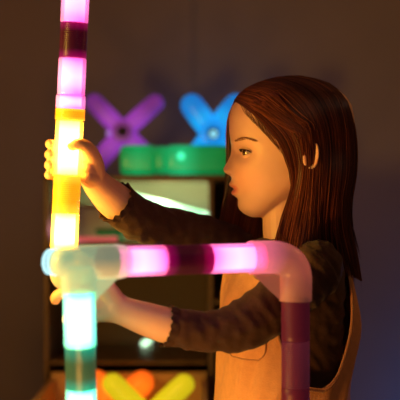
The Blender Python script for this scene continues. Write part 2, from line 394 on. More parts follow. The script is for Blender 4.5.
# cross tube
H0 = P(78, 262.8, 1.425); H1 = P(296, 256.5, 1.552)
tx = lambda x: ((x-200)*K*1.49-H0.x)/(H1.x-H0.x)
def hx_(x):   # parameter whose projection lands at pixel x
    lo_, hi_ = 0., 1.
    for _ in range(40):
        mid = (lo_+hi_)/2; p = H0+(H1-H0)*mid
        if 200+p.x/(K*p.y) < x: lo_ = mid
        else: hi_ = mid
    return lo_
chain(H0, H1, 0, [(hx_(100), hx_(116), 'plum'), (hx_(116.3), hx_(164), 'pink'), (hx_(164.3), hx_(209), 'maroon_rib'), (hx_(209.3), hx_(262), 'pink')])
# teal leg
T0 = P(78.3, 262, 1.42); T1 = P(83, 470, 1.45)
tt = lambda y: (y-262)/208.
chain(T0, T1, 2, [(tt(291), tt(345), 'teal', .0208), (tt(345.3), tt(387), 'teal_rib'), (tt(387.3), tt(445), 'teal')])
zq = T0+(T1-T0)*tt(445)
seg(zq-V(0, 0, .0006), V(zq.x, zq.y, zq.z-.06), 'teal_rib'); seg(V(zq.x, zq.y, zq.z-.0606), V(zq.x, zq.y, .30), 'teal'); seg(V(zq.x, zq.y, .2995), V(zq.x, zq.y, .0), 'teal_rib')
# plum leg
D0 = P(295.5, 300.5, 1.552)
dz = lambda y: V(D0.x, D0.y, CZ+(200-y)*K*1.552)
seg(dz(298), dz(341), 'plum'); seg(dz(341.2), dz(387), 'plum_rib'); seg(dz(387.2), dz(450), 'plum'); seg(dz(450.2), dz(500), 'plum_rib'); seg(dz(500.2), V(D0.x, D0.y, .25), 'plum'); seg(V(D0.x, D0.y, .2495), V(D0.x, D0.y, 0), 'plum_rib')

# connectors (no lamps: emission stands in for LED light passing through)
milky_g = shell('milky_green_connector', (.80, .95, .80), [(0, (.42, .55, .36)), (1, (.42, .55, .36))], .55, .35, .25, base=(.6, .7, .58))
milky_p = shell('milky_pink_connector', (1, .70, .68), [(0, (1, .22, .40)), (.2, (.9, .20, .34)), (.42, (.26, .08, .07)), (1, (.12, .04, .03))], .7, .38, .25, base=(.56, .33, .27))
milky_w = shell('milky_web', (1, .74, .66), [(0, (.20, .075, .05)), (1, (.20, .075, .05))], .7, .45, .3, base=(.50, .30, .24))
milky_y = shell('milky_amber_connector', (1, .85, .55), [(0, (1, .70, .25)), (.3, (.8, .48, .15)), (1, (.5, .3, .1))], .8, .35, .25, base=(.7, .55, .35))
CR = .0228
def arcpath(p0, c, p1, n=16):
    """straight to c from p0 and on to p1 with a rounded corner (quadratic blend)"""
    out = []
    for i in range(n+1):
        t = i/n; out.append(p0*(1-t)**2+c*2*t*(1-t)+p1*t*t)
    return out
# right elbow
E0 = P(250, 257.6, 1.527); Ec = P(296, 256.5, 1.552); E1 = dz(301)
k0 = E0+(Ec-E0)*.42; k1 = Ec+(E1-Ec)*.55
path = [E0, E0+(Ec-E0)*.01, E0+(Ec-E0)*.2, k0]+arcpath(k0, Ec, k1)[1:]+[k1+(E1-k1)*.5, E1]
el = MB().tube(path, CR, 40, 'open')
el.build('elbow_connector', milky_p, fr)
def web(pts, n, thick, name, mt):
    m_ = MB(); v = [p-n*thick/2 for p in pts]+[p+n*thick/2 for p in pts]; k = len(pts)
    f = [tuple(range(k)), tuple(reversed(range(k, 2*k)))]+[(i, (i+1) % k, k+(i+1) % k, k+i) for i in range(k)]
    m_.add(v, f); return m_.build(name, mt, fr, False)
web([P(250, 272, 1.527), P(272, 268, 1.54), P(283, 280, 1.552), P(283, 303, 1.552)], V(0, 1, 0), .007, 'gusset_web', milky_w)
# left front connector: sideways sleeve, downward sleeve, round boss to the left
m_ = MB()
c = P(79, 262.8, 1.425); e = P(118, 261.5, 1.449); w_ = P(69, 263, 1.422)
MB().tube([w_, w_+(c-w_)*.5, c, c+(e-c)*.5, e], [CR*.97, CR*1.02, CR, CR, CR], 40, 'round').build('cross_connector', milky_g, fr)
MB().tube([P(78.4, 268, 1.421), P(78.6, 280, 1.421), P(78.8, 290.5, 1.423)], CR*.99, 40, 'flat').build('cross_connector_socket', milky_g, fr)
web([P(94, 270, 1.43), P(120, 272, 1.45), P(120, 276, 1.45), P(94, 303, 1.43)], V(0, 1, 0), .007, 'gusset_web', milky_g)
ax = V(-.86, .50, .02).normalized(); bc = P(66, 262.8, 1.432)
rg = emit('socket_glow', [(0, (.55, .95, 1)), (1, (.55, .95, 1))], 1.3)
MB().tube([bc, bc+ax*.0150], CR*.72, 36, 'flat').build('socket_collar', milky_g, fr)
MB().tube([bc+ax*.0152, bc+ax*.0185], CR*.78, 36, 'flat').build('socket_ring', rg, fr)
MB().tube([bc+ax*.0186, bc+ax*.0212], CR*.72, 36, 'flat').build('socket_ring', surf('socket_dark_blue', (.01, .06, .12), None, 30, .3), fr)
MB().tube([bc+ax*.0213, bc+ax*.0262, bc+ax*.0275], [CR*.76, CR*.74, CR*.60], 36, 'flat').build('socket_ring', rg, fr)
# back connector (yellow): from the tall pole down and round toward the front one
q0 = P(63.9, 250, 1.615); qc = P(65, 277, 1.62); q1 = P(74, 267, 1.45)
MB().tube([q0]+arcpath(q0+(qc-q0)*.2, qc, qc+(q1-qc)*.3)+[qc+(q1-qc)*.6, q1], CR*1.02, 40, 'open').build('elbow_connector', milky_y, fr)

# ---------------------------------------------------------------- the girl
GD = 1.75; sc = K*GD
ROOT = V((284-200)*sc, GD, 0)
girl = thing('person', ROOT, 'girl with long auburn hair in brown top and peach dungarees, holding the glowing tubes', 'person')
hx = lambda px: (px-200)*sc
hz = lambda py: CZ+(200-py)*sc
# head slices: py, front x, back x, half width, x of the widest place
SL = np.array([
 (83.5,288,318,.010,303),(86,266,329,.034,300),(90,251,338,.048,298),(97,239,346,.060,298),(106,232,351.5,.068,299),(118,228.9,354,.0735,300),
 (132,229.2,354,.0755,300),(144,231.2,352,.0745,298),(155,232,348,.072,294),(165,232,341,.069,290),(177,231.3,331,.0650,284),(187,232.3,315,.0590,278),
 (196,235.5,297,.0510,272),(204,238.6,283,.0425,266),(210.5,240.8,274,.0335,261),(215,245.5,267,.0225,257.5),(217.3,252,262,.010,257)])
NL = 150; NC = 160
ys = np.linspace(83.5, 217.3, NL)
tab = np.stack([np.interp(ys, SL[:, 0], SL[:, i]) for i in range(1, 5)], 1)
kern = np.exp(-np.linspace(-2, 2, 9)**2); kern /= kern.sum()
sm = np.stack([np.convolve(np.pad(tab[:, i], 4, mode='reflect', reflect_type='odd'), kern, 'valid') for i in range(4)], 1)
tab = sm
NOSE = np.array([(145,0),(149,.4),(152,.9),(155,1.6),(158,2.7),(161,4.0),(164,5.6),(167,7.2),(169,7.8),(171,7.4),(173,6.0),(174.6,3.2),(176,1.0),(178,0)])
def head_rings():
    rings = []; th = np.linspace(0, 2*np.pi, NC, endpoint=False)
    for i, py in enumerate(ys):
        xf, xb, w, xw = tab[i]; ct = np.cos(th); st = np.sin(th)
        n1 = float(np.interp(py, [150, 172, 200], [2.35, 2.3, 2.1]))
        e = np.where(ct > 0, 2/n1, 1.0)
        A_ = np.where(ct > 0, xw-xf, xb-xw)
        x = xw - np.sign(ct)*A_*np.abs(ct)**e
        es_ = np.where(ct > 0, 2/n1, 1.0)
        y = w*np.sign(st)*np.abs(st)**es_
        X = hx(x); fr_ = np.clip((ct-.0)/.35, 0, 1)
        ay = np.abs(y); dx = np.zeros_like(X)
        G = lambda v, s: np.exp(-(v/s)**2)
        def zz(p, s): return math.exp(-((py-p)/s)**2)
        nh = np.interp(py, NOSE[:, 0], NOSE[:, 1])*sc*1.1
        sg = np.interp(py, [146, 155, 166, 172, 176], [.0058, .0068, .0092, .0108, .012])
        dx -= nh*np.exp(-(ay/sg)**2.4)
        dx -= .0066*G(ay-.0122, .0048)*zz(171.3, 3.2)
        dx += .0055*G(ay-.0068, .0036)*zz(175.2, 1.5)
        dx += .0075*G(ay-.030, .0125)*zz(153, 6.2)
        dx += .0025*G(ay-.012, .006)*zz(152, 5)
        dx -= .0022*G(ay-.027, .016)*zz(142, 4.0)
        dx -= .0030*G(ay-.037, .017)*zz(174, 9.5)
        lf = np.exp(-(ay/.0205)**3)
        dx -= .0056*lf*zz(184.4, 2.8); dx -= .0054*np.exp(-(ay/.0185)**3)*zz(193.4, 3.0)
        dx += .0026*np.exp(-(ay/.0235)**4)*zz(188.8, 1.2)
        dx += .0012*G(ay, .003)*zz(180, 2.5)
        dx += .0022*G(ay, .014)*zz(199.3, 2.6)
        dx -= .0022*G(ay, .012)*zz(207.5, 5)
        X = X+dx*fr_
        xpx = X/sc+200
        y = y-np.sign(y)*np.minimum(.0105*np.exp(-((xpx-245.5)/8.5)**2)*zz(153, 6.0)+.004*np.exp(-((xpx-242)/7)**2)*zz(160,4), np.abs(y)*.5)*fr_
        z = hz(py)
        rings.append([V(float(X[k]), float(GD+y[k]*(1)), float(z)) for k in range(NC)])
    return rings
def skullw(px, py):
    py = min(max(py, 84), 215); xf, xb, w, xw = [np.interp(py, ys, tab[:, i]) for i in range(4)]
    if px < xw: u = min(abs((px-xw)/(xw-xf)), .999); return w*(1-u**2.35)**(1/2.35)
    u = min(abs((px-xw)/(xb-xw)), .999); return w*(1-u**2)**.5
body = MB(); body.loft(head_rings())
body2 = body
limb(body2, [(292,165,1.75,.040),(287,195,1.75,.038),(286,222,1.75,.037),(289,243,1.75,.042),(290,262,1.75,.055)])
# ears
for sgn in (-1, 1):
    yc = GD+sgn*.0758
    rings = []
    for h, k_ in ((-.010, .75), (-.004, .8), (0, .9), (.003, 1.), (.0055, .97), (.0062, .85), (.0045, .7), (.002, .45), (.0015, .15)):
        rings.append([V(hx(305.5+8.2*k_*math.cos(t)+(1.5*math.sin(t) if math.sin(t) > 0 else 0)), yc+sgn*(h+.0035*math.cos(t)), hz(156.5-13.5*k_*math.sin(t)*(1 if math.sin(t) > 0 else 1.1))) for t in np.linspace(0, 2*math.pi, 40, endpoint=False)])
    body2.loft(rings)
    body2.tube([V(hx(300), yc+sgn*.001, hz(150)), V(hx(299.5), yc+sgn*.0035, hz(158)), V(hx(300.5), yc+sgn*.002, hz(165))], [.003, .0045, .004], 12, 'round')
PSI = math.radians(20); F_ = V(-math.cos(PSI), -math.sin(PSI), 0); S_ = V(math.sin(PSI), -math.cos(PSI), 0)
def torso_ring(cx, py, a_, b_, n=40, off=0):
    c_ = V(hx(cx), GD, hz(py)); out = []
    for k in range(n):
        t = 2*math.pi*k/n; ct, st = math.cos(t), math.sin(t)
        out.append(c_+F_*((a_+off)*math.copysign(abs(ct)**.85, ct))+S_*((b_+off)*math.copysign(abs(st)**.85, st)))
    return out
TB = [(289,238,.040,.045),(288,246,.056,.085),(287,256,.066,.112),(286,272,.072,.116),(286,300,.075,.108),(286,340,.076,.098),(284,380,.077,.096),(283,420,.084,.106),(283,455,.086,.110),(283,480,.07,.10)]
def torso(mb, off):
    q = cat(TB, 50); mb.loft([torso_ring(x[0], x[1], x[2], x[3], 48, off) for x in q])
torso(body2, -.010)
# arms (px, py, depth, radius)
NA = [(316,268,1.658,.036),(283,298,1.628,.033),(244,325,1.602,.0305),(205,331,1.585,.0275),(170,326,1.570,.0255),(146,319,1.562,.0235),(126,312,1.554,.0205),(113,307,1.548,.0200)]
limb(body2, [(a_, b_, c_, r_*(.86 if i < 4 else 1)) for i, (a_, b_, c_, r_) in enumerate(NA)], n=60)
FA = [(280,262,1.848,.036),(240,252,1.83,.033),(200,236,1.80,.031),(164,226,1.765,.030),(138,217,1.725,.0285),(116,202,1.70,.0280),(101,188,1.682,.0235),(93,178,1.670,.0205)]
limb(body2, [(a_, b_, c_, r_*(.86 if i < 5 else 1)) for i, (a_, b_, c_, r_) in enumerate(FA)], n=60)
# far (right) hand round the tall pole ------------------------------------------------
def polec(py): t = ty(py); return A+(B-A)*t
def around(py, ang, rad): c_ = polec(py); a_ = math.radians(ang); return V(c_.x+rad*math.cos(a_), c_.y+rad*math.sin(a_), c_.z)
def limbp(mb, pts, seg=18, n=26):
    q = cat([tuple(p)+(r,) for p, r in pts], n); mb.tube([Vector(x[:3]) for x in q], [float(x[3]) for x in q], seg, 'round')
fr_spec = [(147.5, 143.5, 198, .0072), (157.5, 154, 203, .0076), (167, 164.5, 202, .0074), (176, 174.5, 196, .0066)]
wr = P(94, 178, 1.668)
for i, (y0, y1, aend, r0) in enumerate(fr_spec):
    m0 = around(y0, 38, .033)
    ym = (y0+y1)/2
    pts = [(m0, r0*1.15), (around(y0-.5, 68, .0292), r0*1.08), (around(ym, 98, .0278), r0*1.06), (around(ym, 128, .0280), r0), (around(y1, 158, .0278), r0*1.0), (around(y1, 180, .0272), r0*.97), (around(y1, aend, .0262), r0*.86)]
    limbp(body2, pts)
    limbp(body2, [(wr+V(-.002, .002*(i-1.5), .004*(1.5-i)), .014), ((wr+m0)/2+V(.003, .004, 0), .0125), (m0, r0*1.25)])
th_base = P(95, 168, 1.652)
limbp(body2, [(wr, .0165), (th_base, .0150), (P(91.5, 155, 1.628), .0125), (P(85.5, 146.5, 1.608), .0100), (P(78, 144.2, 1.600), .0082), (P(71.5, 146.3, 1.5985), .0070)])
limbp(body2, [(wr, .017), (P(89, 168, 1.648), .0165), (P(86, 156, 1.640), .0125)])
limbp(body2, [(wr, .016), (P(88, 177, 1.652), .0145), (P(84, 172, 1.648), .012)])
# near (left) hand under the amber connector -------------------------------------------
wn = P(118, 308, 1.550)
tips = [[(92,294,1.540),(74,294,1.535),(62,293.5,1.535),(56,297,1.545),(55.5,300,1.555)],
        [(92,302,1.536),(80,304,1.528),(72,305,1.528),(69,309,1.540),(70,313,1.552)],
        [(93,309,1.534),(80,312,1.526),(70,315,1.528),(67,320,1.540),(69,323,1.550)],
        [(95,316,1.534),(86,320,1.530),(78,323,1.532),(75,326,1.542),(77,328,1.550)]]
for i, f in enumerate(tips):
    r0 = (.0078, .0080, .0076, .0068)[i]
    mp_ = P(*f[0])
    limbp(body2, [(mp_, r0*1.25)]+[(P(*q), r0*(1.05-.05*j)) for j, q in enumerate(f[1:])])
    limbp(body2, [(wn+V(0, 0, .003*(1.5-i)), .0165), ((wn+mp_)/2, .0145), (mp_, r0*1.35)])
limbp(body2, [(wn, .017), (P(110, 295, 1.540), .0155), (P(104, 283, 1.528), .0115), (P(97, 271, 1.520), .0088), (P(93.5, 261, 1.519), .0076)])
# legs
for s_ in (-1, 1):
    hp = V(hx(283), GD, 0)+S_*(.055*s_)
    body2.tube([hp+V(0, 0, z) for z in (.60, .5, .33, .3, .2, .09, .06)], [.07, .062, .045, .042, .044, .03, .03], 24, 'round')
    ft = hp+F_*.0
    body2.tube([hp+V(0, 0, .04), hp+F_*.04+V(0, 0, .032), hp+F_*.11+V(0, 0, .022)], [.026, .024, .018], 18, 'round')
skin = skin_material(ROOT, V(hx(233), GD, hz(189.2)), [V(hx(243), GD+s_*.044, hz(177)) for s_ in (-1, 1)]+[V(hx(306), GD+s_*.082, hz(156)) for s_ in (-1, 1)])
bo = body2.remesh('body', skin, girl, .0015, 2, .5)

# eyes
for s_ in (-1, 1):
    ec = V(hx(249.8), GD+s_*.0350, hz(153.4)); er = .0122
    def sph(c, r, n=24, m=16):
        rings = []
        for i in range(1, m):
            a_ = math.pi*i/m; rings.append([c+V(-r*math.cos(a_), r*math.sin(a_)*math.cos(2*math.pi*k/n), r*math.sin(a_)*math.sin(2*math.pi*k/n)) for k in range(n)])
        return rings
    eye = MB().loft(sph(ec, er)).build('eye', M['white'], girl)
    g = V(-.93, -.28, -.12).normalized(); AZ = s_*math.radians(26)      # gaze, a little down toward the pole
    t1 = g.cross(V(0, 0, 1)).normalized(); t2 = t1.cross(g)
    def disc(r0, bulge, name, mt, par):
        rings = []
        for q in np.linspace(.02, 1, 7):
            rr_ = r0*q; dd = math.sqrt(max(er*er-rr_*rr_, 0))+bulge*(1-q*q)+.0002
            rings.append([ec+g*dd+t1*(rr_*math.cos(2*math.pi*k/24))+t2*(rr_*math.sin(2*math.pi*k/24)) for k in range(24)])
        return MB().loft(rings, cap=False).build(name, mt, par)
    disc(.0074, .0010, 'iris', M['iris'], eye); disc(.0027, .0017, 'pupil', M['pupil'], eye)
    # lids: thick shells of a sphere with an almond opening
    for up in (1, -1):
        rin = er+.0004; ro = er+.0020; N1 = 28
        inner = []; outer = []; edge = []
        for i in range(N1+1):
            az = math.radians(-84+168*i/N1)     # across the eye
            op = math.cos(max(-1, min(1, az/math.radians(62)))*math.pi/2)
            el0 = math.radians((20 if up > 0 else -17)*max(op, 0)**.75 - 2 + (0)) if True else 0
            el1 = math.radians(78*up)
            ri, ro_ = [], []; az = az+AZ
            for j in range(9):
                el_ = el0+(el1-el0)*j/8
                dn = V(-math.cos(az)*math.cos(el_), math.sin(az)*math.cos(el_), math.sin(el_))
                thick = ro-(.0012 if j == 0 else 0)
                ri.append(ec+dn*rin); ro_.append(ec+dn*(thick if j < 6 else ro-.0012*(j-5)))
            inner.append(ri); outer.append(ro_)
        rings = [o_+list(reversed(i_)) for o_, i_ in zip(outer, inner)]
        lid = MB().loft(rings).build('eyelid', skin, girl)
        if up > 0:
            lb = MB()
            for i in range(N1*2-6):
                az = math.radians(-62+124*i/(N1*2-7)); op = math.cos(az/math.radians(62)*math.pi/2); el_ = math.radians(20*max(op, 0)**.75-2); az += AZ
                dn = V(-math.cos(az)*math.cos(el_), math.sin(az)*math.cos(el_), math.sin(el_)); b0 = ec+dn*(er+.0014)
                out_ = V(dn.x, dn.y, 0).normalized()
                lb.tube([b0, b0+out_*.0024+V(0, 0, -.0003), b0+out_*.0048+V(0, 0, .0010)], [.00038, .0003, .0001], 4, 'flat')
            # dark lash line
            cr_ = []
            for k in range(25):
                az = math.radians(-62+124*k/24); e_ = math.radians(20*max(math.cos(az/math.radians(62)*math.pi/2), 0)**.75-2); az += AZ
                cr_.append(ec+V(-math.cos(az)*math.cos(e_), math.sin(az)*math.cos(e_), math.sin(e_))*(er+.0016))
            lb.tube(cr_, .0007, 6, 'round')
            lb.build('eyelashes', M['lash'], girl)
    # brow hairs
    bb = MB()
    for k in range(80):
        u = random.random(); pxb = 234.5+u*19; pyb = 142.6-2.6*math.sin(math.pi*min(u*1.05, 1))+random.uniform(-1, 1)*(1.5-.7*u)
        # surface point: from half width find y for the given x
        yw = skullw(pxb+1.5, pyb)
        p = V(hx(pxb)-.0018, GD+s_*(yw+.0003), hz(pyb)); dirv = V(.006, s_*.0025*(1-u), .0008-.0022*u)
        bb.tube([p, p+dirv*.5+V(-.0003, s_*.0004, 0), p+dirv], [.0003, .00028, .0001], 4, 'flat')
    bb.build('eyebrow', M['brow'], girl)

# thumb nail
nm = MB(); c_ = P(71.6, 145.6, 1.5925)
nm.tube([c_+V(.004, 0, .0004), c_+V(0, -.0008, 0), c_+V(-.0035, .0003, -.0002)], [.0028, .0040, .0030], 12, 'round')
for i, v in enumerate(nm.v): nm.v[i] = (v[0], c_.y+(v[1]-c_.y)*.3, v[2])
nm.build('thumbnail', M['nail'], girl)

# shirt ------------------------------------------------------------------------------
st = MB(); torso(st, .004)
def sleeve(pts, n=70, seed=0):
    q = cat([tuple(P(a_, b_, c_))+(r_,) for a_, b_, c_, r_ in pts], n)
    st.tube([Vector(x[:3]) for x in q], [float(x[3])*(1+.018*math.sin(i*.9+seed)+.012*math.sin(i*2.3+seed)) for i, x in enumerate(q)], 40, 'flat')
    return q
NS = [(317,268,1.658,.043),(283,298,1.628,.0395),(245,324,1.602,.0375),(212,331.5,1.588,.0295),(190,330,1.579,.0282),(170,326.5,1.570,.0280)]
FS = [(280,262,1.848,.043),(240,252,1.83,.040),(200,236,1.80,.036),(166,228,1.768,.0335),(140,220,1.732,.0335),(118,204,1.702,.0318)]
limb(st, [(315,268,1.662,.043),(308,268,1.70,.050)], n=8); limb(st, [(280,262,1.845,.043),(284,262,1.80,.050)], n=8)
qn = sleeve(NS, seed=1); qf = sleeve(FS, seed=2)
def folds(co, me):
    n = len(me.vertices); no = np.empty(n*3); me.vertices.foreach_get('normal', no); no = no.reshape(-1, 3)
    x, y, z = co[:, 0], co[:, 1], co[:, 2]
    w = np.sin(x*150+z*190+3*np.sin(y*40+x*20))*.5+np.sin(x*95-z*160+2*np.sin(z*50))*.5
    w2 = np.sin(x*330+z*120+2*np.sin(z*90))
    return co+no*(np.clip(w, -.3, 1)*.0021+w2*.0005)[:, None]
shirt = st.remesh('long_sleeved_top', M['shirt'], girl, .0030, 3, .5, post=folds)
for q in (qn, qf):       # frilled cuffs
    e_ = Vector(q[-1][:3]); d_ = (Vector(q[-1][:3])-Vector(q[-3][:3])).normalized(); r_ = float(q[-1][3])
    n0 = (V(0, 0, 1)-d_*d_.z).normalized(); b0 = d_.cross(n0); rings = []
    NN = 120
    for (l, rr_, wv) in ((-.006, 1.0, 0), (-.001, 1.03, .0), (.002, 1.03, .03), (.006, 1.06, .055), (.0075, 1.06, .06), (.0072, 1.01, .06), (.002, .97, .03), (-.006, .93, 0)):
        rings.append([e_+d_*(l+wv*.02*math.sin(2*math.pi*k*17/NN+1))+(n0*math.cos(2*math.pi*k/NN)+b0*math.sin(2*math.pi*k/NN))*(r_*(rr_+wv*math.sin(2*math.pi*k*13/NN))) for k in range(NN)])
    MB().loft(rings, cap=False).build('frilled_cuff', M['shirt_edge'], shirt)

# dungarees -------------------------------------------------------------------------------
OVT = [(288,262,.082,.116),(287,275,.085,.118),(285.5,300,.091,.119),(285,330,.095,.118),(284,360,.094,.118),(282,390,.091,.120),(282,440,.098,.128),(283,470,.100,.130),(283,500,.10,.125)]
ov = cat(OVT, 80); ovy = ov[:, 1]
def ovp(theta, py, off=0.):
    cx_, a_, b_ = [np.interp(py, ovy, ov[:, i]) for i in (0, 2, 3)]
    ct, s2 = math.cos(theta), math.sin(theta)
    w = .0022*math.sin(theta*9+py*.05)+.0016*math.sin(theta*17+py*.09)
    # loose back that bags out
    bag = .013*math.exp(-((py-325)/30)**2)*max(0, -math.cos(theta))
    a2 = a_+off+w+bag; b3 = b_+off+w
    return V(hx(cx_), GD, hz(py))+F_*(a2*math.copysign(abs(ct)**.85, ct))+S_*(b3*math.copysign(abs(s2)**.85, s2))
TT = [(0,264),(38,264),(44,276),(60,333),(72,362),(84,374),(94,377),(101,372),(108,364),(115,350),(121,330),(127,306),(134,285),(145,268),(153,262),(180,262)]
def ztop(deg):
    deg = abs((deg+180) % 360-180); return float(np.interp(deg, [t for t, _ in TT], [z for _, z in TT]))
cols = []; NT = 240; NZ = 60
degs = [360*k/NT for k in range(NT)]
tops = [ztop(g_) for g_ in degs]
tops = [(tops[i-1]+2*tops[i]+tops[(i+1) % NT])/4 for i in range(NT)]
o_r, i_r = [], []
for j in range(NZ+1):
    o_r.append([ovp(math.radians(degs[k]), 500+(tops[k]-500)*j/NZ, .0035) for k in range(NT)])
for j in range(NZ, -1, -1):
    i_r.append([ovp(math.radians(degs[k]), 500+(tops[k]-500)*j/NZ, .0008) for k in range(NT)])
dun = MB().loft(o_r+i_r, cap=False).build('dungarees', M['canvas'], girl)
# seam bands along the armhole and bib edge
sb_ = MB(); pts = [ovp(math.radians(degs[k]), tops[k]+3, .0042) for k in range(NT)]
pts.append(pts[0]); sb_.tube(pts, .0016, 6, 'flat'); sb_.build('edge_stitching', M['seam'], dun)
# bib pocket, outlined by a stitched seam
def pk(u, v): return ovp(math.radians(2+u*44), 303+v*48, .0055)
pm = MB(); go = []; NU = 16
for j in range(NU+1):
    v = j/NU; sh_ = 1-.35*max(0, (v-.8)/.2)**2; go.append([pk(.5+(i/NU-.5)*sh_, v) for i in range(NU+1)])
pm.loft(go, cap=False, closed=False); po = pm.build('pocket', M['canvas'], dun)
s3 = MB(); bd = [go[0][i] for i in range(NU+1)]+[go[j][NU] for j in range(1, NU+1)]+[go[NU][i] for i in range(NU-1, -1, -1)]+[go[j][0] for j in range(NU-1, -1, -1)]
s3.tube(bd, .0011, 6, 'flat'); s3.build('pocket_stitching', M['seam'], po)
# straps
for s_ in (1, -1):
    def mir(p):
        if s_ == 1: return p
        c_ = V(hx(285), GD, 0); v = p-c_; return c_+F_*v.dot(F_)-S_*v.dot(S_)+V(0, 0, v.z)-V(0, 0, 0)*0
    base = [ovp(math.radians(148), 275, .003), ovp(math.radians(147), 262, .001), P(343, 266, 1.722), P(334, 254, 1.738), P(314, 246, 1.738), P(290, 247, 1.69), P(272, 258, 1.66), ovp(math.radians(32), 268, .005)]
    q = cat([tuple(mir(p)) for p in base], 40); L_ = []
    for i, x in enumerate(q):
        t_ = Vector(q[min(i+1, 39)])-Vector(q[max(i-1, 0)]); t_.normalize(); c_ = Vector(x)
        ou = (c_-V(hx(286), GD, hz(275))); ou = (ou-t_*ou.dot(t_)).normalized(); sd = t_.cross(ou); w = .0105
        L_.append([c_+sd*w+ou*.003, c_-sd*w+ou*.003, c_-sd*w, c_+sd*w])
    MB().loft(L_).build('strap', M['canvas'], dun)
    bp_ = mir(ovp(math.radians(32), 270, .007)); nn = (bp_-V(hx(284), GD, bp_.z)).normalized()
    MB().tube([bp_, bp_+nn*.004], .008, 20, 'round').build('button', M['button'], dun)
# trouser legs and shoes (below the picture)
for s_ in (-1, 1):
    hp = V(hx(283), GD, 0)+S_*(.064*s_)
    MB().tube([hp+V(0, 0, z) for z in (.56, .5, .4, .3, .2, .10, .098)], [.075, .078, .072, .066, .063, .062, .058], 36, 'flat').build('trouser_leg', M['canvas'], dun)
    hp = V(hx(283), GD, 0)+S_*(.055*s_)
    so = MB(); rg_ = []
    for z, k_ in ((0, .95), (.004, 1.), (.018, 1.), (.020, .97)):
        rg_.append([hp+F_*(.045+k_*(.095*math.cos(t_)))+S_*(k_*(.034-.004*math.cos(t_))*math.sin(t_))+V(0, 0, z) for t_ in np.linspace(0, 2*math.pi, 36, endpoint=False)])
    so.loft(rg_); shoe = so.build('shoe_sole', M['sole'], girl)
    up_ = MB(); rg_ = []
    for z, k_, l_ in ((.0195, .96, 0), (.035, .95, .002), (.052, .82, .010), (.066, .55, .026), (.09, .44, .038), (.092, .38, .038)):
        rg_.append([hp+F_*(.045-l_+k_*(.095*math.cos(t_)))+S_*((k_ if k_ > .6 else .8)*.034*math.sin(t_)*1.0)+V(0, 0, z) for t_ in np.linspace(0, 2*math.pi, 36, endpoint=False)])
    up_.loft(rg_); up_.build('shoe', M['shoe'], girl)

# hair -------------------------------------------------------------------------------------
OFF = .0085
def hp3(px, py, side, d=None):
    if d is None:
        w = skullw(min(px, 352), py)+OFF if py < 190 else .078
        d = GD-w
    if side > 0: d = 2*GD-d
    return (hx(px), d, hz(py)+0)
near = [
 [(235,102.5,1.742),(245,112),(260,126),(273,142),(282,160),(288,180,1.682),(285,201,1.688),(278,222,1.682),(271,244,1.660),(268,264,1.640)],
 [(240,95.5,1.744),(255,103),(275,118),(291,133),(298,152),(299,175,1.676),(296,200,1.676),(290,225,1.668),(284,248,1.650),(282,268,1.635)],
 [(250,88,1.746),(270,94.5),(290,110),(303,130),(308,150),(309,174,1.672),(307,200,1.670),(302,226,1.664),(297,248,1.654),(294,268,1.640)],
 [(266,81.5,1.748),(288,88),(307,104),(318,126),(322,150),(322,175,1.673),(320,200,1.674),(318,226,1.684),(320,250,1.694),(324,276,1.700)],
 [(282,78,1.75),(305,84),(324,100),(334,124),(337,150),(336,175,1.684),(333,200,1.684),(333,226,1.688),(338,252,1.694),(345,281,1.70)],
 [(297,77,1.75),(322,84.5),(340,102),(348,126,1.70),(351,150,1.705),(350,175,1.706),(345,200,1.706),(344,226,1.708),(349,254,1.714),(356,285,1.72)],
 [(308,78,1.75),(333,87,1.75),(349,105,1.75),(356.5,128,1.75),(358.5,150,1.75),(357.5,175,1.75),(353,200,1.75),(351.5,226,1.75),(356,254,1.75),(362,289,1.75)]]
far = [
 [(236,101,1.758),(229.5,116,1.795),(227.5,136,1.822),(228,158,1.832),(228,180,1.836),(225,200,1.838),(222,220,1.838),(219.5,238,1.834),(219,254,1.828),(220,268,1.822)],
 [(241,94,1.757),(238,112,1.812),(240,136,1.834),(243,158,1.840),(244,180,1.840),(242,200,1.838),(239,220,1.836),(236,240,1.83),(235,256,1.825),(236,272,1.82)],
 [(252,87,1.754),(258,104,1.818),(262,130,1.840),(265,155,1.842),(267,180,1.838),(266,200,1.83),(262,220,1.822),(257,240,1.812),(254,256,1.808),(254,274,1.80)]]
for g_ in near[3:]: far.append([(q[0], q[1], 2*GD-(q[2] if len(q) > 2 else hp3(q[0], q[1], -1)[1])) for q in g_])
NV = 44
for gi, dxs in ((4, 1.5), (5, 3.), (6, 3.)):
    near[gi] = [(q[0]-dxs*min(1, max(0, (q[1]-80)/40.))*min(1, max(0, (245-q[1])/30.)), q[1])+tuple(q[2:]) for q in near[gi]]
    far[gi] = [(q[0]-dxs*min(1, max(0, (q[1]-80)/40.))*min(1, max(0, (245-q[1])/30.)), q[1])+tuple(q[2:]) for q in far[gi]]
def grid(guides, nu):
    G_ = [cat([hp3(*q[:2], -1, q[2] if len(q) > 2 else None) for q in g_], NV) for g_ in guides]
    G_ = np.array(G_)                         # guides x NV x 3
    out = np.empty((nu, NV, 3))
    for v in range(NV): out[:, v] = cat([tuple(p) for p in G_[:, v]], nu)
    return out
HC = np.array([hx(295), GD, hz(150)])
hair = MB()
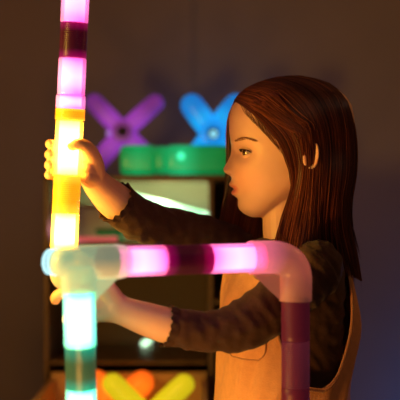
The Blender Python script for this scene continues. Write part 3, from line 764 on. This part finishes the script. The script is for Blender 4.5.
for guides, side in ((near, -1), (far, 1)):
    NU2 = 130; Gd = grid(guides, NU2)
    # outward direction
    tu = np.gradient(Gd, axis=0); tv = np.gradient(Gd, axis=1); nn = np.cross(tu, tv); nn /= np.linalg.norm(nn, axis=2, keepdims=True)+1e-9
    ctr = Gd.copy(); ctr[:, :, 1] = GD; ctr[:, :, 0] = HC[0]; ctr[:, :, 2] = np.minimum(ctr[:, :, 2], hz(120)); o_ = Gd-ctr
    sg_ = np.sign((nn*o_).sum(2)); nn *= sg_[:, :, None]
    ridge = rng.normal(0, 1, (NU2,)); ridge = np.convolve(ridge, [.25, .5, .25], 'same')
    Gs = Gd+nn*(.0012*ridge[:, None, None])
    inn = Gd-nn*.006
    for arr in (Gs, inn):
        pass
    hem = NV-3+ (rng.random(NU2)*0).astype(int)
    rings = []
    for u in range(NU2):
        sh_ = rng.random()*.5; a_, b_ = Gs[u].copy(), inn[u].copy()
        for q in (a_, b_):
            for w_ in range(NV-7, NV): q[w_] = q[w_]+(q[NV-7]-q[w_])*(.25+sh_)
        rings.append([Vector(p) for p in a_]+[Vector(p) for p in b_[::-1]])
    hair.loft(rings, r=.12)
    ns = 1500 if side < 0 else 1200
    for k in range(ns):
        u = random.random()*(NU2-1.001); i = int(u); f = u-i
        c_ = Gd[i]*(1-f)+Gd[i+1]*f; n_ = nn[i]*(1-f)+nn[i+1]*f
        lift = random.uniform(.0002, .0032) if (side < 0 or k % 2) else -random.uniform(.0062, .0088); v1 = NV-random.randint(0, 9) if random.random() < .8 else random.randint(22, NV)
        v0 = 0 if random.random() < .85 else random.randint(1, 12)
        ph = random.uniform(0, 6.3); amp = random.uniform(0, .0022)
        tu_ = tu[i]/(np.linalg.norm(tu[i], axis=1, keepdims=True)+1e-9)
        tgrid = np.arange(NV)/(NV-1.)
        path = c_+n_*lift+tu_*(amp*np.sin(ph+tgrid*random.uniform(3, 9)))[:, None]*tgrid[:, None]*1.5
        if random.random() < .04: path += n_*(tgrid**2*random.uniform(.003, .010))[:, None]
        path = path[v0:v1:2]
        if len(path) < 4: continue
        w0 = random.uniform(.0004, .00085); rad = [w0*.6]+[w0]*(len(path)-3)+[w0*.7, w0*.2]
        hair.tube([Vector(p) for p in path], rad, 4, 'flat', rnd=min(1, max(0, random.gauss(.42, .25))))
for side in (-1, 1):
    for k in range(170):
        u = random.random()**1.2
        rx = 236+u*30; ry = 101.5-u*19+random.uniform(-1, 1)
        e_x = 296+random.uniform(-3, 3)+u*5; e_y = 139-u*10+random.uniform(-4, 4)
        bow = random.uniform(-3, 4)-6*u
        pts = []
        for t in (0, .2, .4, .6, .8, 1.): pts.append((rx+(e_x-rx)*t, ry+(e_y-ry)*t-bow*math.sin(math.pi*t)*.8, ))
        dn = random.uniform(8, 60)
        pts += [(e_x+4, e_y+dn*.4), (e_x+5, e_y+dn)]
        lift = random.uniform(.0015, .0045); pp = []
        for j, (x_, y_) in enumerate(pts):
            p = hp3(x_, min(y_, 188), -1); z_ = hz(y_); wv = lift*(min(1, j/2.))
            pp.append((p[0]-(.0 if j else 0), (p[1]-wv) if side < 0 else (2*GD-p[1]+wv), z_+wv*.4))
        pp[0] = (hx(rx), GD-side*-.006*1. if False else GD+side*.006, hz(ry-2))
        q = cat(pp, 26); w0 = random.uniform(.0004, .0008)
        hair.tube([Vector(p) for p in q], [w0*.5]+[w0]*22+[w0*.8, w0*.5, w0*.2], 4, 'flat', rnd=min(1, max(0, random.gauss(.62, .25))))
    for k in range(45):      # fine wisps over the temple
        u = random.random(); x0, y0 = 238+u*38, 107+u*38; ln = random.uniform(8, 20); q_ = random.uniform(.5, 2.5)
        pts = [(x0, y0-3), (x0+ln*.45-q_, y0+ln*.45+q_), (x0+ln*.8, y0+ln*(.95+u*.5))]
        pp = []
        for j, (x_, y_) in enumerate(pts):
            w_ = skullw(x_, y_)+(.006, .002, .0015)[j]; pp.append((hx(x_), GD+side*w_, hz(y_)))
        q = cat(pp, 10); w0 = .00032
        hair.tube([Vector(p) for p in q], [w0]*8+[w0*.6, w0*.2], 4, 'flat', rnd=.5)
ho = hair.build('hair', M['hair'], girl)
# extra tapering locks at the ends for a ragged hem are part of the strands above

# ---------------------------------------------------------------- lights
def point(name, loc, power, col, rad=.05):
    l = bpy.data.lights.new(name, 'POINT'); l.energy = power; l.color = col; l.shadow_soft_size = rad
    o = bpy.data.objects.new(name, l); COL.objects.link(o); o.location = loc; return o
la = bpy.data.lights.new('warm_face_fill', 'AREA'); la.shape = 'DISK'; la.size = .14; la.energy = 4.6; la.color = (1, .53, .075)  # unseen fill added at left to warm the girl's face
lo_ = bpy.data.objects.new('warm_face_fill', la); COL.objects.link(lo_); lo_.location = (-.46, 1.48, 1.0)
lo_.rotation_euler = (V(.08, 1.72, 1.03)-lo_.location).to_track_quat('-Z', 'Y').to_euler()
point('low_warm_fill', (-.18, 1.30, .60), 7.5, (1, .38, .06), .06)  # added out of view to warm the dungarees from below
point('blue_toy_lamp', (.86, 2.85, .28), 3.6, (.08, .26, 1), .08)
point('red_wall_fill', (-1.1, 2.3, 1.8), 2.4, (1, .26, .12), .1)  # added out of view to redden the left of the wall
point('amber_toy_lamp', (1.3, 2.2, 1.9), 6.0, (1, .36, .08), .1)
point('blue_piece_glow', P(213, 105, 2.85), .22, (.12, .42, 1), .05)  # extra unseen light behind the blue piece, boosts its spill on the wall
point('shelf_fill', P(165, 192, 2.46)+V(0, .05, 0), 1.1, (.8, 1, .5), .02)  # hidden light added to brighten the upper compartment's back
point('shelf_pink_fill', P(75, 230, 2.50)+V(0, .02, 0), .12, (1, .35, .45), .02)  # hidden pink light added near the dim tube to tint the compartment
point('room_lamp', (.9, .2, 2.3), 5., (1, .62, .42), .25)
W = bpy.data.worlds.new('world'); S.world = W; W.use_nodes = True
W.node_tree.nodes['Background'].inputs[0].default_value = (.02, .014, .01, 1); W.node_tree.nodes['Background'].inputs[1].default_value = .3

# ---------------------------------------------------------------- camera
cam = bpy.data.cameras.new('camera'); co = bpy.data.objects.new('camera', cam); COL.objects.link(co)
co.location = (0, 0, CZ); co.rotation_euler = (math.pi/2, 0, 0)
cam.sensor_width = 36; cam.lens = 36/(400*K); cam.clip_start = .05; cam.clip_end = 50
cam.dof.use_dof = True; cam.dof.focus_distance = 1.68; cam.dof.aperture_fstop = 3.0
S.camera = co
S.view_settings.view_transform = 'Standard'; S.view_settings.look = 'None'; S.view_settings.gamma = 1; S.view_settings.exposure = 0
S.view_settings.use_curve_mapping = False
S.cycles.use_denoising = True
S.cycles.max_bounces = 10; S.cycles.transparent_max_bounces = 16; S.cycles.sample_clamp_indirect = 4
